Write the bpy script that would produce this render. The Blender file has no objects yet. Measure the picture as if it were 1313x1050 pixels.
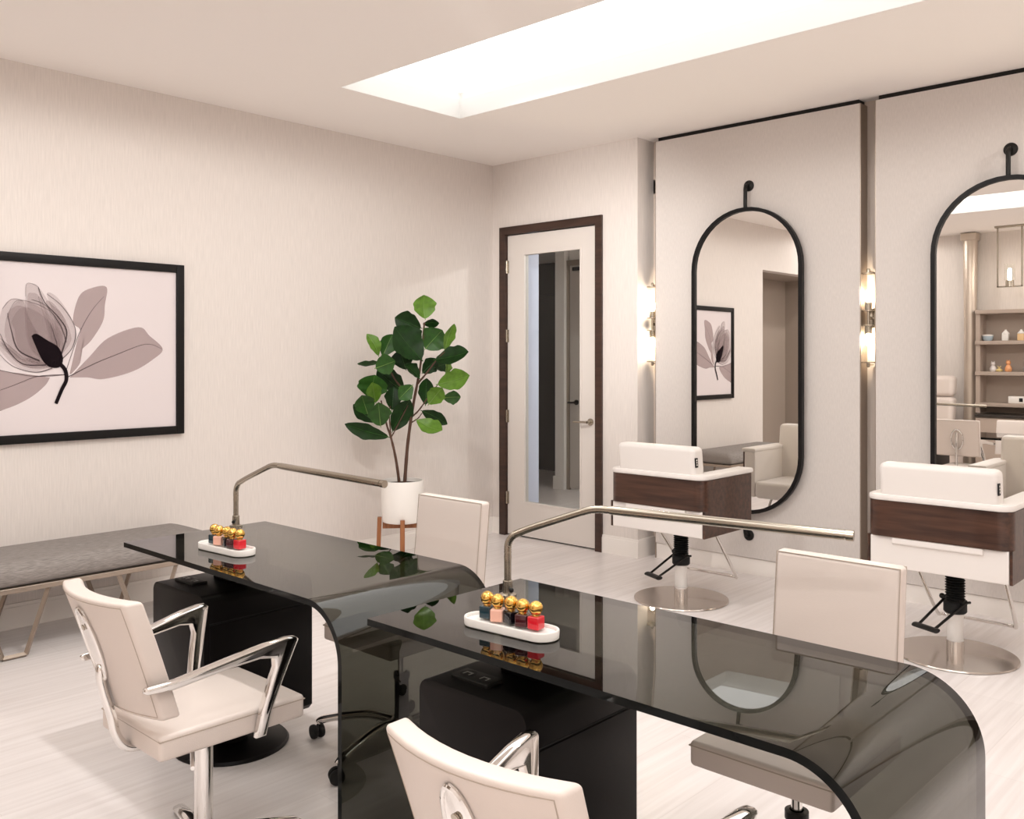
import bpy, math, random
from mathutils import Vector, Matrix
PI = math.pi
sc = bpy.context.scene
COL = sc.collection
random.seed(7)

# ------------------------------------------------------------------ materials
MATS = {}
def nm(name):
    m = bpy.data.materials.new(name); m.use_nodes = True
    nt = m.node_tree
    for n in list(nt.nodes): nt.nodes.remove(n)
    out = nt.nodes.new('ShaderNodeOutputMaterial')
    MATS[name] = m
    return m, nt, out
def pbr(name, col, rough=.5, metal=0., spec=.5, bump=None, var=None, coat=0., aniso=0., emit=None):
    """bump = (scale xyz, strength); var = (scale xyz, amount) gentle colour variation of the material itself"""
    m, nt, out = nm(name)
    b = nt.nodes.new('ShaderNodeBsdfPrincipled')
    b.inputs['Base Color'].default_value = (*col, 1)
    b.inputs['Roughness'].default_value = rough
    b.inputs['Metallic'].default_value = metal
    b.inputs['Specular IOR Level'].default_value = spec
    b.inputs['Coat Weight'].default_value = coat
    nt.links.new(b.outputs[0], out.inputs[0])
    tc = None
    def coords(s):
        tc = nt.nodes.new('ShaderNodeTexCoord'); mp = nt.nodes.new('ShaderNodeMapping')
        mp.inputs['Scale'].default_value = s
        nt.links.new(tc.outputs['Object'], mp.inputs[0]); return mp
    if var:
        mp = coords(var[0]); n = nt.nodes.new('ShaderNodeTexNoise')
        n.inputs['Scale'].default_value = 1; n.inputs['Detail'].default_value = 3
        nt.links.new(mp.outputs[0], n.inputs['Vector'])
        r = nt.nodes.new('ShaderNodeValToRGB')
        a = var[1]
        r.color_ramp.elements[0].position = .3; r.color_ramp.elements[1].position = .7
        r.color_ramp.elements[0].color = (*[c*(1-a) for c in col], 1)
        r.color_ramp.elements[1].color = (*[min(1, c*(1+a)) for c in col], 1)
        nt.links.new(n.outputs['Fac'], r.inputs[0]); nt.links.new(r.outputs[0], b.inputs['Base Color'])
    if bump:
        mp = coords(bump[0]); n = nt.nodes.new('ShaderNodeTexNoise')
        n.inputs['Scale'].default_value = 1; n.inputs['Detail'].default_value = 2
        nt.links.new(mp.outputs[0], n.inputs['Vector'])
        bp = nt.nodes.new('ShaderNodeBump'); bp.inputs['Strength'].default_value = bump[1]; bp.inputs['Distance'].default_value = .002
        nt.links.new(n.outputs['Fac'], bp.inputs['Height']); nt.links.new(bp.outputs[0], b.inputs['Normal'])
    if aniso:
        b.inputs['Anisotropic'].default_value = aniso
        t = nt.nodes.new('ShaderNodeTangent'); t.direction_type = 'RADIAL'; t.axis = 'Z'; b.inputs['Anisotropic Rotation'].default_value = .25
        nt.links.new(t.outputs[0], b.inputs['Tangent'])
    if emit:
        b.inputs['Emission Color'].default_value = (*emit[0], 1); b.inputs['Emission Strength'].default_value = emit[1]
    return m
def glassy(name, tint, ior_f0=.04):
    """sheet glass: clear tinted transmission plus a mirror reflection that grows towards grazing"""
    m, nt, out = nm(name)
    geo = nt.nodes.new('ShaderNodeNewGeometry')
    dot = nt.nodes.new('ShaderNodeVectorMath'); dot.operation = 'DOT_PRODUCT'
    nt.links.new(geo.outputs['Incoming'], dot.inputs[0]); nt.links.new(geo.outputs['Normal'], dot.inputs[1])
    def M(op, a, b=None):
        n = nt.nodes.new('ShaderNodeMath'); n.operation = op
        for i, v in enumerate((a, b)):
            if v is None: continue
            if isinstance(v, (int, float)): n.inputs[i].default_value = v
            else: nt.links.new(v, n.inputs[i])
        return n.outputs[0]
    c = M('ABSOLUTE', dot.outputs['Value'])
    p = M('POWER', M('SUBTRACT', 1., c), 5.)
    f = M('ADD', M('MULTIPLY', p, 1-ior_f0), ior_f0)
    tr = nt.nodes.new('ShaderNodeBsdfTransparent'); tr.inputs[0].default_value = (*tint, 1)
    gl = nt.nodes.new('ShaderNodeBsdfGlossy'); gl.inputs['Roughness'].default_value = 0.0
    gl.inputs['Color'].default_value = (1, 1, 1, 1)
    mx = nt.nodes.new('ShaderNodeMixShader')
    nt.links.new(f, mx.inputs[0]); nt.links.new(tr.outputs[0], mx.inputs[1]); nt.links.new(gl.outputs[0], mx.inputs[2])
    nt.links.new(mx.outputs[0], out.inputs[0])
    return m
def emission(name, col, s):
    m, nt, out = nm(name)
    e = nt.nodes.new('ShaderNodeEmission'); e.inputs[0].default_value = (*col, 1); e.inputs[1].default_value = s
    nt.links.new(e.outputs[0], out.inputs[0]); return m
def ink(name, col, a):
    """translucent printing ink: lets the paper below show through"""
    m, nt, out = nm(name)
    d = nt.nodes.new('ShaderNodeBsdfDiffuse'); d.inputs[0].default_value = (*col, 1)
    t = nt.nodes.new('ShaderNodeBsdfTransparent'); mx = nt.nodes.new('ShaderNodeMixShader')
    mx.inputs[0].default_value = a
    nt.links.new(t.outputs[0], mx.inputs[1]); nt.links.new(d.outputs[0], mx.inputs[2]); nt.links.new(mx.outputs[0], out.inputs[0])
    return m
def wood(name, c1, c2, scale, rough=.35, coat=0.):
    m, nt, out = nm(name)
    b = nt.nodes.new('ShaderNodeBsdfPrincipled'); b.inputs['Roughness'].default_value = rough; b.inputs['Coat Weight'].default_value = coat
    tc = nt.nodes.new('ShaderNodeTexCoord'); mp = nt.nodes.new('ShaderNodeMapping'); mp.inputs['Scale'].default_value = scale
    n = nt.nodes.new('ShaderNodeTexNoise'); n.inputs['Scale'].default_value = 1; n.inputs['Detail'].default_value = 6; n.inputs['Distortion'].default_value = .4
    r = nt.nodes.new('ShaderNodeValToRGB'); r.color_ramp.elements[0].position = .3; r.color_ramp.elements[1].position = .7
    r.color_ramp.elements[0].color = (*c1, 1); r.color_ramp.elements[1].color = (*c2, 1)
    L = nt.links.new
    L(tc.outputs['Object'], mp.inputs[0]); L(mp.outputs[0], n.inputs['Vector']); L(n.outputs['Fac'], r.inputs[0])
    L(r.outputs[0], b.inputs['Base Color']); L(b.outputs[0], out.inputs[0]); return m

WALLC = (.735, .682, .645)
wall_m   = pbr('wall_textile', WALLC, .75, spec=.2, var=((170, 170, 9), .05), bump=((260, 260, 14), .25))
panel_m  = pbr('panel_textile', (.655, .610, .580), .75, spec=.2, var=((190, 190, 30), .045), bump=((260, 260, 40), .25))
recess_m = pbr('recess_paint', (.63, .54, .475), .55, spec=.3)
ceil_m   = pbr('ceiling_paint', (.95, .91, .88), .9, spec=.1)
white_p  = pbr('white_paint', (.86, .82, .78), .5)
lip_m    = pbr('cove_paint', (.74, .725, .70), .8, spec=.1)
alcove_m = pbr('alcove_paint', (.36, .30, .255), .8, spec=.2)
door_m   = pbr('door_paint', (.69, .64, .60), .45)
dframe_m = wood('dark_door_frame', (.030, .014, .009), (.060, .028, .018), (3, 3, 30), .35)
walnut_m = wood('walnut', (.026, .010, .006), (.085, .037, .022), (3, 40, 40), .32, .15)
teak_m   = wood('teak', (.20, .065, .022), (.36, .14, .05), (40, 40, 4), .4)
cream_m  = pbr('cream_leather', (.67, .59, .54), .42, bump=((320, 320, 320), .15))
white_l  = pbr('white_leather', (.77, .73, .70), .42, bump=((320, 320, 320), .12))
seam_m   = pbr('seam_thread', (.42, .35, .29), .6)
chrome   = pbr('chrome', (.82, .80, .78), .07, 1.)
nickel   = pbr('brushed_nickel', (.43, .385, .32), .24, 1.)
disc_m   = pbr('spun_steel', (.62, .56, .51), .2, 1., aniso=.85)
champ    = pbr('champagne_metal', (.38, .315, .26), .38, .8)
bench_m  = pbr('grey_weave', (.27, .245, .23), .9, spec=.15, var=((330, 26, 330), .28), bump=((600, 60, 600), .6))
black_l  = pbr('black_lacquer', (.0055, .0045, .0045), .36, spec=.13)
black_m  = pbr('black_metal', (.011, .010, .009), .42, spec=.25)
rubber   = pbr('black_rubber', (.011, .011, .011), .55, spec=.25)
frame_b  = pbr('black_frame', (.008, .007, .007), .42, spec=.18)
outlet_w = pbr('outlet_mark', (.35, .34, .33), .4)
paper    = pbr('print_paper', (.715, .65, .655), .6, spec=.2)
smoke    = glassy('smoked_glass', (.28, .283, .256))
edge_m   = pbr('dark_glass_edge', (.004, .005, .005), .1, spec=.15)
clear    = glassy('clear_glass', (.97, .97, .96))
doorgl   = glassy('door_glass', (.88, .90, .90), .015)
mirror_m = pbr('mirror_silver', (.93, .915, .89), .0, 1.)
ceramic  = pbr('white_ceramic', (.86, .83, .79), .35)
beads    = pbr('white_beads', (.80, .78, .75), .35, bump=((420, 420, 420), 1.))
gold     = pbr('polished_gold', (.80, .49, .13), .1, 1.)
soil_m   = pbr('dark_soil', (.05, .035, .025), .9)
bark_m   = pbr('bark', (.085, .040, .025), .8, bump=((90, 90, 30), .6))
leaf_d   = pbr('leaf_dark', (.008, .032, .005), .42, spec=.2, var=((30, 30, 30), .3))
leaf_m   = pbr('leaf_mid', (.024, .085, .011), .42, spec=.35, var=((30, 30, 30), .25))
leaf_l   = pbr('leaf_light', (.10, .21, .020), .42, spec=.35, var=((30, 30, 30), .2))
vein_m   = pbr('leaf_vein', (.16, .28, .06), .45)
cove_l   = emission('cove_light_panel', (1., .985, .965), 1.6)
cove2_l  = emission('cove_light_panel_rear', (1., .985, .965), 2.2)
bulb_m   = emission('lit_bulb', (1., .84, .64), 230.)
bulb2_m  = emission('lit_pendant_bulb', (1., .84, .64), 30.)
dark_b   = pbr('dark_brown_panel', (.028, .021, .017), .4)
cool_w   = pbr('cool_white_paint', (.66, .71, .88), .5)
greige_d = pbr('greige_door', (.52, .46, .41), .5)
column_m = pbr('column_metal', (.60, .52, .445), .35, .6)
shelf_m  = pbr('taupe_shelf', (.42, .34, .285), .5)
POL = [pbr('polish_teal', (.006, .030, .045), .12, coat=.6), pbr('polish_peach', (.86, .48, .37), .15, coat=.6),
       pbr('polish_black', (.006, .005, .008), .1, coat=.6), pbr('polish_burgundy', (.055, .004, .008), .12, coat=.6),
       pbr('polish_red', (.62, .010, .022), .15, coat=.6)]

# floor: pale wood-look planks running along Y
def floor_mat():
    m, nt, out = nm('pale_plank_floor')
    L = nt.links.new
    b = nt.nodes.new('ShaderNodeBsdfPrincipled'); b.inputs['Roughness'].default_value = .34
    tc = nt.nodes.new('ShaderNodeTexCoord')
    rot = nt.nodes.new('ShaderNodeMapping'); rot.inputs['Rotation'].default_value = (0, 0, PI/2)
    L(tc.outputs['Object'], rot.inputs[0])
    br = nt.nodes.new('ShaderNodeTexBrick'); br.offset = .37
    br.inputs['Scale'].default_value = 1.; br.inputs['Brick Width'].default_value = 1.2; br.inputs['Row Height'].default_value = .3
    br.inputs['Mortar Size'].default_value = .0016; br.inputs['Mortar Smooth'].default_value = .3
    br.inputs['Color1'].default_value = (.86, .86, .86, 1); br.inputs['Color2'].default_value = (1, 1, 1, 1)
    br.inputs['Mortar'].default_value = (.74, .72, .70, 1)
    L(rot.outputs[0], br.inputs['Vector'])
    mp = nt.nodes.new('ShaderNodeMapping'); mp.inputs['Scale'].default_value = (38, 1.6, 1)
    L(tc.outputs['Object'], mp.inputs[0])
    n = nt.nodes.new('ShaderNodeTexNoise'); n.inputs['Scale'].default_value = 1; n.inputs['Detail'].default_value = 5; n.inputs['Distortion'].default_value = .3
    L(mp.outputs[0], n.inputs['Vector'])
    r = nt.nodes.new('ShaderNodeValToRGB')
    r.color_ramp.elements[0].position = .32; r.color_ramp.elements[1].position = .66
    r.color_ramp.elements[0].color = (.735, .68, .66, 1); r.color_ramp.elements[1].color = (.83, .78, .765, 1)
    L(n.outputs['Fac'], r.inputs[0])
    mx = nt.nodes.new('ShaderNodeMix'); mx.data_type = 'RGBA'; mx.blend_type = 'MULTIPLY'; mx.inputs[0].default_value = .45
    L(r.outputs[0], mx.inputs[6]); L(br.outputs['Color'], mx.inputs[7])
    L(mx.outputs[2], b.inputs['Base Color']); L(b.outputs[0], out.inputs[0])
    return m
floor_m = floor_mat()

# ------------------------------------------------------------------ mesh builder
class MB:
    def __init__(s): s.v = []; s.f = []; s.mi = []; s.m = []; s.cur = 0
    def use(s, mat):
        if mat not in s.m: s.m.append(mat)
        s.cur = s.m.index(mat); return s
    def add(s, verts, faces, fn=None):
        o = len(s.v)
        s.v += [tuple(fn(Vector(p))) if fn else tuple(p) for p in verts]
        s.f += [tuple(i+o for i in f) for f in faces]; s.mi += [s.cur]*len(faces); return s
    def box(s, x0, x1, y0, y1, z0, z1, fn=None):
        v = [(x, y, z) for z in (z0, z1) for y in (y0, y1) for x in (x0, x1)]
        return s.add(v, [(0, 2, 3, 1), (4, 5, 7, 6), (0, 1, 5, 4), (2, 6, 7, 3), (0, 4, 6, 2), (1, 3, 7, 5)], fn)
    def rbox(s, x0, x1, y0, y1, z0, z1, r=.01, k=3, n=(1, 1, 1), fn=None):
        lo, hi = (x0, y0, z0), (x1, y1, z1)
        r = min(r, *[(hi[a]-lo[a])/2.001 for a in range(3)])
        ax = []
        for a in range(3):
            e = [r*(1-math.tan((1-i/k)*PI/4)) for i in range(k+1)]
            inner = [lo[a]+r+(hi[a]-lo[a]-2*r)*j/n[a] for j in range(1, n[a])]
            ax.append([lo[a]+t for t in e] + inner + [hi[a]-t for t in reversed(e)])
        N = [len(c) for c in ax]; idx = {}; V = []; F = []
        def vid(i, j, l):
            if (i, j, l) not in idx:
                p = Vector((ax[0][i], ax[1][j], ax[2][l]))
                q = Vector([min(max(p[a], lo[a]+r), hi[a]-r) for a in range(3)])
                d = p-q
                if d.length > 1e-9: p = q+d.normalized()*r
                idx[(i, j, l)] = len(V); V.append(p)
            return idx[(i, j, l)]
        for l, fl in ((0, 1), (N[2]-1, 0)):
            for i in range(N[0]-1):
                for j in range(N[1]-1):
                    q = [vid(i, j, l), vid(i+1, j, l), vid(i+1, j+1, l), vid(i, j+1, l)]; F.append(q[::-1] if fl else q)
        for j, fl in ((0, 0), (N[1]-1, 1)):
            for i in range(N[0]-1):
                for l in range(N[2]-1):
                    q = [vid(i, j, l), vid(i+1, j, l), vid(i+1, j, l+1), vid(i, j, l+1)]; F.append(q[::-1] if fl else q)
        for i, fl in ((0, 1), (N[0]-1, 0)):
            for j in range(N[1]-1):
                for l in range(N[2]-1):
                    q = [vid(i, j, l), vid(i, j+1, l), vid(i, j+1, l+1), vid(i, j, l+1)]; F.append(q[::-1] if fl else q)
        return s.add(V, F, fn)
    def tube(s, path, r, seg=12, closed=False, caps=True, flat=None, fn=None, up=None):
        """r: number or list; flat=(a,b): ellipse factors along the frame axes"""
        P = [Vector(p) for p in path]; n = len(P)
        R = r if isinstance(r, (list, tuple)) else [r]*n
        a, b = flat or (1, 1)
        T = []
        for i in range(n):
            if closed: t = P[(i+1) % n]-P[i-1]
            else: t = P[min(i+1, n-1)]-P[max(i-1, 0)]
            T.append(t.normalized())
        u = Vector(up) if up else (Vector((0, 0, 1)) if abs(T[0].z) < .9 else Vector((1, 0, 0)))
        V = []; F = []
        for i in range(n):
            if up: u = Vector(up)
            u = (u-T[i]*u.dot(T[i])).normalized(); w = T[i].cross(u)
            for k in range(seg):
                A = 2*PI*k/seg
                V.append(P[i]+(u*math.cos(A)*a+w*math.sin(A)*b)*R[i])
        m = n if closed else n-1
        for i in range(m):
            j = (i+1) % n
            for k in range(seg):
                l = (k+1) % seg
                F.append((i*seg+k, i*seg+l, j*seg+l, j*seg+k))
        if caps and not closed:
            F.append(tuple(range(seg))[::-1]); F.append(tuple((n-1)*seg+k for k in range(seg)))
        return s.add(V, F, fn)
    def lathe(s, prof, seg=32, c=(0, 0, 0), fn=None, capb=True, capt=True):
        V = []; F = []
        for (r, z) in prof:
            for k in range(seg):
                A = 2*PI*k/seg; V.append((c[0]+r*math.cos(A), c[1]+r*math.sin(A), c[2]+z))
        for i in range(len(prof)-1):
            for k in range(seg):
                l = (k+1) % seg
                F.append((i*seg+k, i*seg+l, (i+1)*seg+l, (i+1)*seg+k))
        if capb: F.append(tuple(range(seg))[::-1])
        if capt: F.append(tuple((len(prof)-1)*seg+k for k in range(seg)))
        return s.add(V, F, fn)
    def ball(s, r, c=(0, 0, 0), seg=20, sz=1., fn=None):
        n = seg//2
        prof = [(max(r*math.sin(PI*i/n), 1e-5), -r*sz*math.cos(PI*i/n)) for i in range(n+1)]
        return s.lathe(prof, seg, c, fn)
    def prism(s, poly, d0, d1, bev=0., fn=None):
        """polygon (counter-clockwise in its own 2D plane) extruded from d0 to d1; fn maps (a,b,d)"""
        n = len(poly); V = []; F = []
        def off(t):
            o = []
            for i in range(n):
                p0, p1, p2 = Vector(poly[i-1]), Vector(poly[i]), Vector(poly[(i+1) % n])
                e1 = (p1-p0).normalized(); e2 = (p2-p1).normalized()
                n1 = Vector((-e1.y, e1.x)); n2 = Vector((-e2.y, e2.x))
                m = (n1+n2); m = m.normalized() if m.length > 1e-6 else n1
                o.append(p1+m*t/max(.5, m.dot(n1)))
            return o
        rings = [(0, d0), (0, d1)]
        if bev > 0:
            rings = [(bev, d0), (bev*.3, d0+bev*.3), (0, d0+bev), (0, d1-bev), (bev*.3, d1-bev*.3), (bev, d1)]
        for t, d in rings:
            for p in (off(t) if t else [Vector(q) for q in poly]): V.append((p.x, p.y, d))
        for i in range(len(rings)-1):
            for k in range(n):
                l = (k+1) % n
                F.append((i*n+k, i*n+l, (i+1)*n+l, (i+1)*n+k))
        F.append(tuple(range(n))[::-1]); F.append(tuple((len(rings)-1)*n+k for k in range(n)))
        return s.add(V, F, fn)
    def build(s, name, mat=None, parent=None, loc=None, rotz=0., angle=38, label=None):
        me = bpy.data.meshes.new(name); me.from_pydata(s.v, [], s.f)
        mats = s.m if s.m else [mat]
        for m in mats: me.materials.append(m)
        if s.m: me.polygons.foreach_set('material_index', s.mi)
        me.polygons.foreach_set('use_smooth', [True]*len(me.polygons))
        me.validate(); me.update(); me.set_sharp_from_angle(angle=math.radians(angle))
        o = bpy.data.objects.new(name, me); COL.objects.link(o)
        if parent: o.parent = parent
        if loc: o.location = loc
        o.rotation_euler.z = rotz
        if label: o['label'] = label
        return o
def tag(o, label, cat, group=None, kind=None):
    o['label'] = label; o['category'] = cat
    if group: o['group'] = group
    if kind: o['kind'] = kind
    return o
def thing(name, label, cat, loc, rotz=0., group=None, kind=None):
    o = bpy.data.objects.new(name, None); COL.objects.link(o)
    o.location = loc; o.rotation_euler.z = rotz; o.empty_display_size = .1
    return tag(o, label, cat, group, kind)
def dup(root, loc, rotz, label):
    r = root.copy(); COL.objects.link(r); r.location = loc; r.rotation_euler.z = rotz; r['label'] = label
    def rec(a, b):
        for ch in list(a.children):
            c = ch.copy(); COL.objects.link(c); c.parent = b; rec(ch, c)
    rec(root, r); return r
def struct(name, mb, mat, label, cat, loc=None):
    return tag(mb.build(name, mat, loc=loc), label, cat, kind='structure')
def arc(c, r, a0, a1, n, ax=(0, 1)):
    return [(c[0]+r*math.cos(a0+(a1-a0)*i/n), c[1]+r*math.sin(a0+(a1-a0)*i/n)) for i in range(n+1)]
def smooth(pts, n=8):
    """Catmull-Rom through points"""
    P = [Vector(p) for p in pts]; out = []
    for i in range(len(P)-1):
        p0, p1, p2, p3 = P[max(i-1, 0)], P[i], P[i+1], P[min(i+2, len(P)-1)]
        for k in range(n):
            t = k/n
            out.append(.5*((2*p1)+(p2-p0)*t+(2*p0-5*p1+4*p2-p3)*t*t+(3*p1-p0-3*p2+p3)*t**3))
    out.append(P[-1]); return out

# ------------------------------------------------------------------ camera
FPX, PY, YAW = 1179.2, 458., math.radians(42.8535)
CAM = Vector((5.193, -5.370, 1.42))
cd = bpy.data.cameras.new('camera'); cam = bpy.data.objects.new('camera', cd); COL.objects.link(cam)
cam.location = CAM; cam.rotation_euler = (PI/2, 0, YAW)
cd.sensor_fit = 'HORIZONTAL'; cd.sensor_width = 36; cd.lens = 36*FPX/1313
cd.shift_x = (656.5-656)/1313; cd.shift_y = (PY-525)/1313
cd.clip_start = .05
sc.camera = cam

# ------------------------------------------------------------------ room shell
H = 2.973; YB = -6.95; XR = 8.0
struct('floor', MB().box(-4.5, XR, YB-.1, 4.2, -.1, 0), floor_m, 'pale wood-look plank floor across the whole salon', 'floor')

COVES = ((.87, 7.0, -2.16, -1.205), (.87, 7.0, -5.10, -4.05))
def ceiling():
    mb = MB()
    LIP = .125
    xs = (-.12, .87, 7.0, XR)
    mb.box(-.12, .87, YB-.1, .3, H, H+LIP); mb.box(7.0, XR, YB-.1, .3, H, H+LIP)
    for y0, y1 in ((YB-.1, COVES[1][2]), (COVES[1][3], COVES[0][2]), (COVES[0][3], .3)):
        mb.box(.87, 7.0, y0, y1, H, H+LIP)
    struct('ceiling', mb, ceil_m, 'flat warm white ceiling with two long light coves', 'ceiling')
    for i, (x0, x1, y0, y1) in enumerate(COVES):
        m = MB(); z0, z1, e, t = H+LIP, H+.235, .16, .03
        for a in ((x0-e, x0-e+t, y0-e, y1+e), (x1+e-t, x1+e, y0-e, y1+e), (x0-e, x1+e, y0-e, y0-e+t), (x0-e, x1+e, y1+e-t, y1+e)):
            m.box(*a, z0, z1)
        m.box(x0-e, x1+e, y0-e, y1+e, z1, z1+t)
        # white lining on the lip faces of the opening
        q = .004
        for a in ((x0-q*0, x0+q, y0, y1), (x1-q, x1, y0, y1), (x0, x1, y0, y0+q), (x0, x1, y1-q, y1)):
            m.box(*a, H+.001, H+LIP)
        c = struct('trim_%d' % (i+1), m, lip_m, ('white recessed light cove in the ceiling in front of the door and mirrors', 'white recessed light cove in the ceiling above the manicure tables')[i], 'ceiling cove')
        MB().box(x0-e+.05, x1+e-.05, y0-e+.05, y1+e-.05, z1-.02, z1-.008).build('light_panel', (cove_l, cove2_l)[i], c, label='glowing white light panel')
ceiling()

ALC = -4.47
struct('wall_left', MB().box(-.14, 0, ALC, .2, 0, H).box(-.14, 0, -6.3, ALC, 2.45, H).box(-.14, 0, YB, -6.3, 0, H), wall_m,
       'cream textile wall holding the magnolia picture', 'wall')
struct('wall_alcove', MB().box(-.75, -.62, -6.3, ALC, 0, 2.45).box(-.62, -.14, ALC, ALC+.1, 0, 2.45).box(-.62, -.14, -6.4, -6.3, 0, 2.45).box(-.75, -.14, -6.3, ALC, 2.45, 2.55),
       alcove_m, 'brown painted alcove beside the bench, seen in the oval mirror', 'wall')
struct('wall_door', MB().box(-.14, .098, 0, .2, 0, H).box(1.117, 1.425, 0, .2, 0, H).box(.098, 1.117, 0, .2, 2.459, H), wall_m,
       'cream textile wall around the glazed door', 'wall')
struct('wall_back', MB().box(1.425, XR, .2, .32, 0, H), recess_m, 'taupe wall showing in the slots between the mirror panels', 'wall')
struct('wall_right', MB().box(XR, XR+.12, YB, .32, 0, H), wall_m, 'cream side wall at the far right of the salon', 'wall')
struct('wall_opposite', MB().box(-.75, XR, YB-.12, YB, 0, H), wall_m, 'cream wall behind the display shelves, seen in the mirrors', 'wall')
PAN = ((1.511, 2.970), (3.066, 4.525), (4.621, 6.08), (6.176, 7.635))
PL = ('cream textile panel behind the first oval mirror beside the door', 'cream textile panel behind the second oval mirror',
      'cream textile panel next after the second mirror panel', 'cream textile panel at the far end of the mirror wall')
for i, (a, b) in enumerate(PAN):
    m = MB().use(panel_m).box(a, b, .10, .20, .108, 2.945)
    m.use(white_p).box(a, b, .108, .20, .0, .104)
    m.use(black_m).box(a+.012, b-.012, .115, .20, 2.945, H)  # black strip stands in for the shadow line above the panel
    m.use(champ).box(a-.006, a, .102, .2, 0, 2.945).box(b, b+.006, .102, .2, 0, 2.945)
    tag(m.build('wall_panel'), PL[i], 'wall panel', 'mirror wall panels', 'structure')
def bb(name, x0, x1, y0, y1, label):
    m = MB().box(x0, x1, y0, y1, 0, .112)
    i = .005
    m.box(x0 if x0 < .001 else x0+i*0, x1-i if x0 < .001 and x1 < .1 else x1, y0+(i if y1 - y0 < .03 else 0), y1, .112, .13)
    struct(name, m, white_p, label, 'baseboard')
bb('baseboard_left', 0, .014, ALC, 0, 'white baseboard along the wall under the bench')
bb('baseboard_door', 1.117, 1.439, -.014, 0, 'white baseboard between the door and the first slot')
bb('baseboard_corner', 0, .098, -.014, 0, 'short white baseboard between the corner and the door')
bb('baseboard_pier', 1.425, 1.439, 0, .2, 'white baseboard inside the slot beside the door')

# corridor behind the glazed door
struct('wall_corridor', MB().box(-1.08, 2.6, 2.30, 2.42, 0, 2.6), white_p, 'white corridor wall behind the glazed door', 'wall')
struct('wall_corridor_left', MB().box(.0, .20, .2, .34, 0, 2.6), cool_w, 'cool white wall return just behind the door glass', 'wall')
struct('wall_corridor_right', MB().box(2.48, 2.6, .32, 2.30, 0, 2.6), white_p, 'white corridor side wall hidden behind the mirror wall', 'wall')
m = MB().box(-4.4, -1.0, 3.4, 3.52, 0, 2.6); m.box(-3.0, -2.1, 3.37, 3.4, 2.2, 2.26).box(-2.16, -2.10, 3.37, 3.4, 0, 2.2)
struct('wall_corridor_end', m, dark_b, 'dark brown wall at the end of the corridor', 'wall')
struct('wall_corridor_far', MB().box(-4.5, -4.4, .2, 3.52, 0, 2.6), white_p, 'white wall closing the corridor far behind the door', 'wall')
struct('ceiling_corridor', MB().box(-4.5, 2.6, .2, 3.52, 2.6, 2.7), ceil_m, 'low white corridor ceiling behind the door', 'ceiling')
struct('wall_corridor_near', MB().box(-4.5, -.14, .1, .2, 0, 2.6), white_p, 'white corridor wall backing the salon corner', 'wall')
m = MB().box(-1.225, -1.10, 2.24, 2.5, 0, 2.6); m.box(-1.24, -1.09, 2.22, 2.24, 0, .14)
struct('trim_3', m, white_p, 'white door post with a plinth seen through the door glass', 'trim')
m = MB().box(-1.10, -1.055, 2.28, 2.30, 0, 2.42).box(-1.10, 0., 2.28, 2.30, 2.40, 2.46)
struct('trim_4', m, champ, 'brown door lining seen through the door glass', 'trim')
d2 = struct('door_2', MB().rbox(-1.05, -.12, 2.275, 2.30, .02, 2.40, .004), greige_d, 'greige corridor door with a black lever seen through the glass', 'door')
m = MB().lathe([(.028, 0), (.028, .012), (.012, .012), (.012, .05)], 20, fn=lambda p: Vector((-.955+p.x, 2.275-p.z, .94+p.y)))
m.tube([(-.955, 2.23, .94), (-1.04, 2.23, .935)], .010)
m.build('door_handle', black_m, d2, label='black lever handle')
MB().rbox(-1.0, -.85, 2.25, 2.275, 2.34, 2.38, .004).build('door_closer', black_m, d2)

# glazed door
dd = thing('door_1', 'cream door with a tall glass pane and dark brown frame', 'door', (0, 0, 0), kind='structure')
m = MB(); m.box(.095, .157, -.022, .2, 0, 2.458).box(1.062, 1.119, -.022, .2, 0, 2.458).box(.157, 1.062, -.022, .2, 2.396, 2.458)
m.build('door_frame', dframe_m, dd, label='dark brown door frame')
m = MB(); gx0, gx1, gz0, gz1 = .346, .902, .282, 2.226
y0, y1 = .006, .05
m.box(.163, gx0, y0, y1, .012, 2.388).box(gx1, 1.056, y0, y1, .012, 2.388).box(gx0, gx1, y0, y1, .012, gz0).box(gx0, gx1, y0, y1, gz1, 2.388)
leaf = m.build('door_leaf', door_m, dd)
m = MB(); e = .012
for a in ((gx0-e, gx0, gz0-e, gz1+e), (gx1, gx1+e, gz0-e, gz1+e), (gx0, gx1, gz0-e, gz0), (gx0, gx1, gz1, gz1+e)):
    m.box(a[0], a[1], y0-.005, y0, a[2], a[3])
m.build('glazing_bead', door_m, leaf)
MB().box(gx0, gx1, .02, .028, gz0, gz1).build('pane', doorgl, leaf, label='tall clear glass pane')
for z in (.30, .95, 1.59, 2.14):
    m = MB().tube([(.160, -.004, z-.05), (.160, -.004, z+.05)], .009, 10); m.box(.160, .178, -.001, .008, z-.05, z+.05)
    m.build('hinge', nickel, dd)
m = MB().lathe([(.026, 0), (.026, .010), (.011, .012), (.011, .052)], 24, fn=lambda p: Vector((1.004+p.x, .006-p.z, .942+p.y)))
m.tube(smooth([(1.004, -.045, .942), (.975, -.05, .942), (.885, -.05, .941)], 4), .009)
m.build('door_handle', nickel, dd, label='nickel lever handle')
m = MB().box(.098, 1.117, .03, .16, 0, .006); m.build('threshold', black_m, dd)

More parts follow.
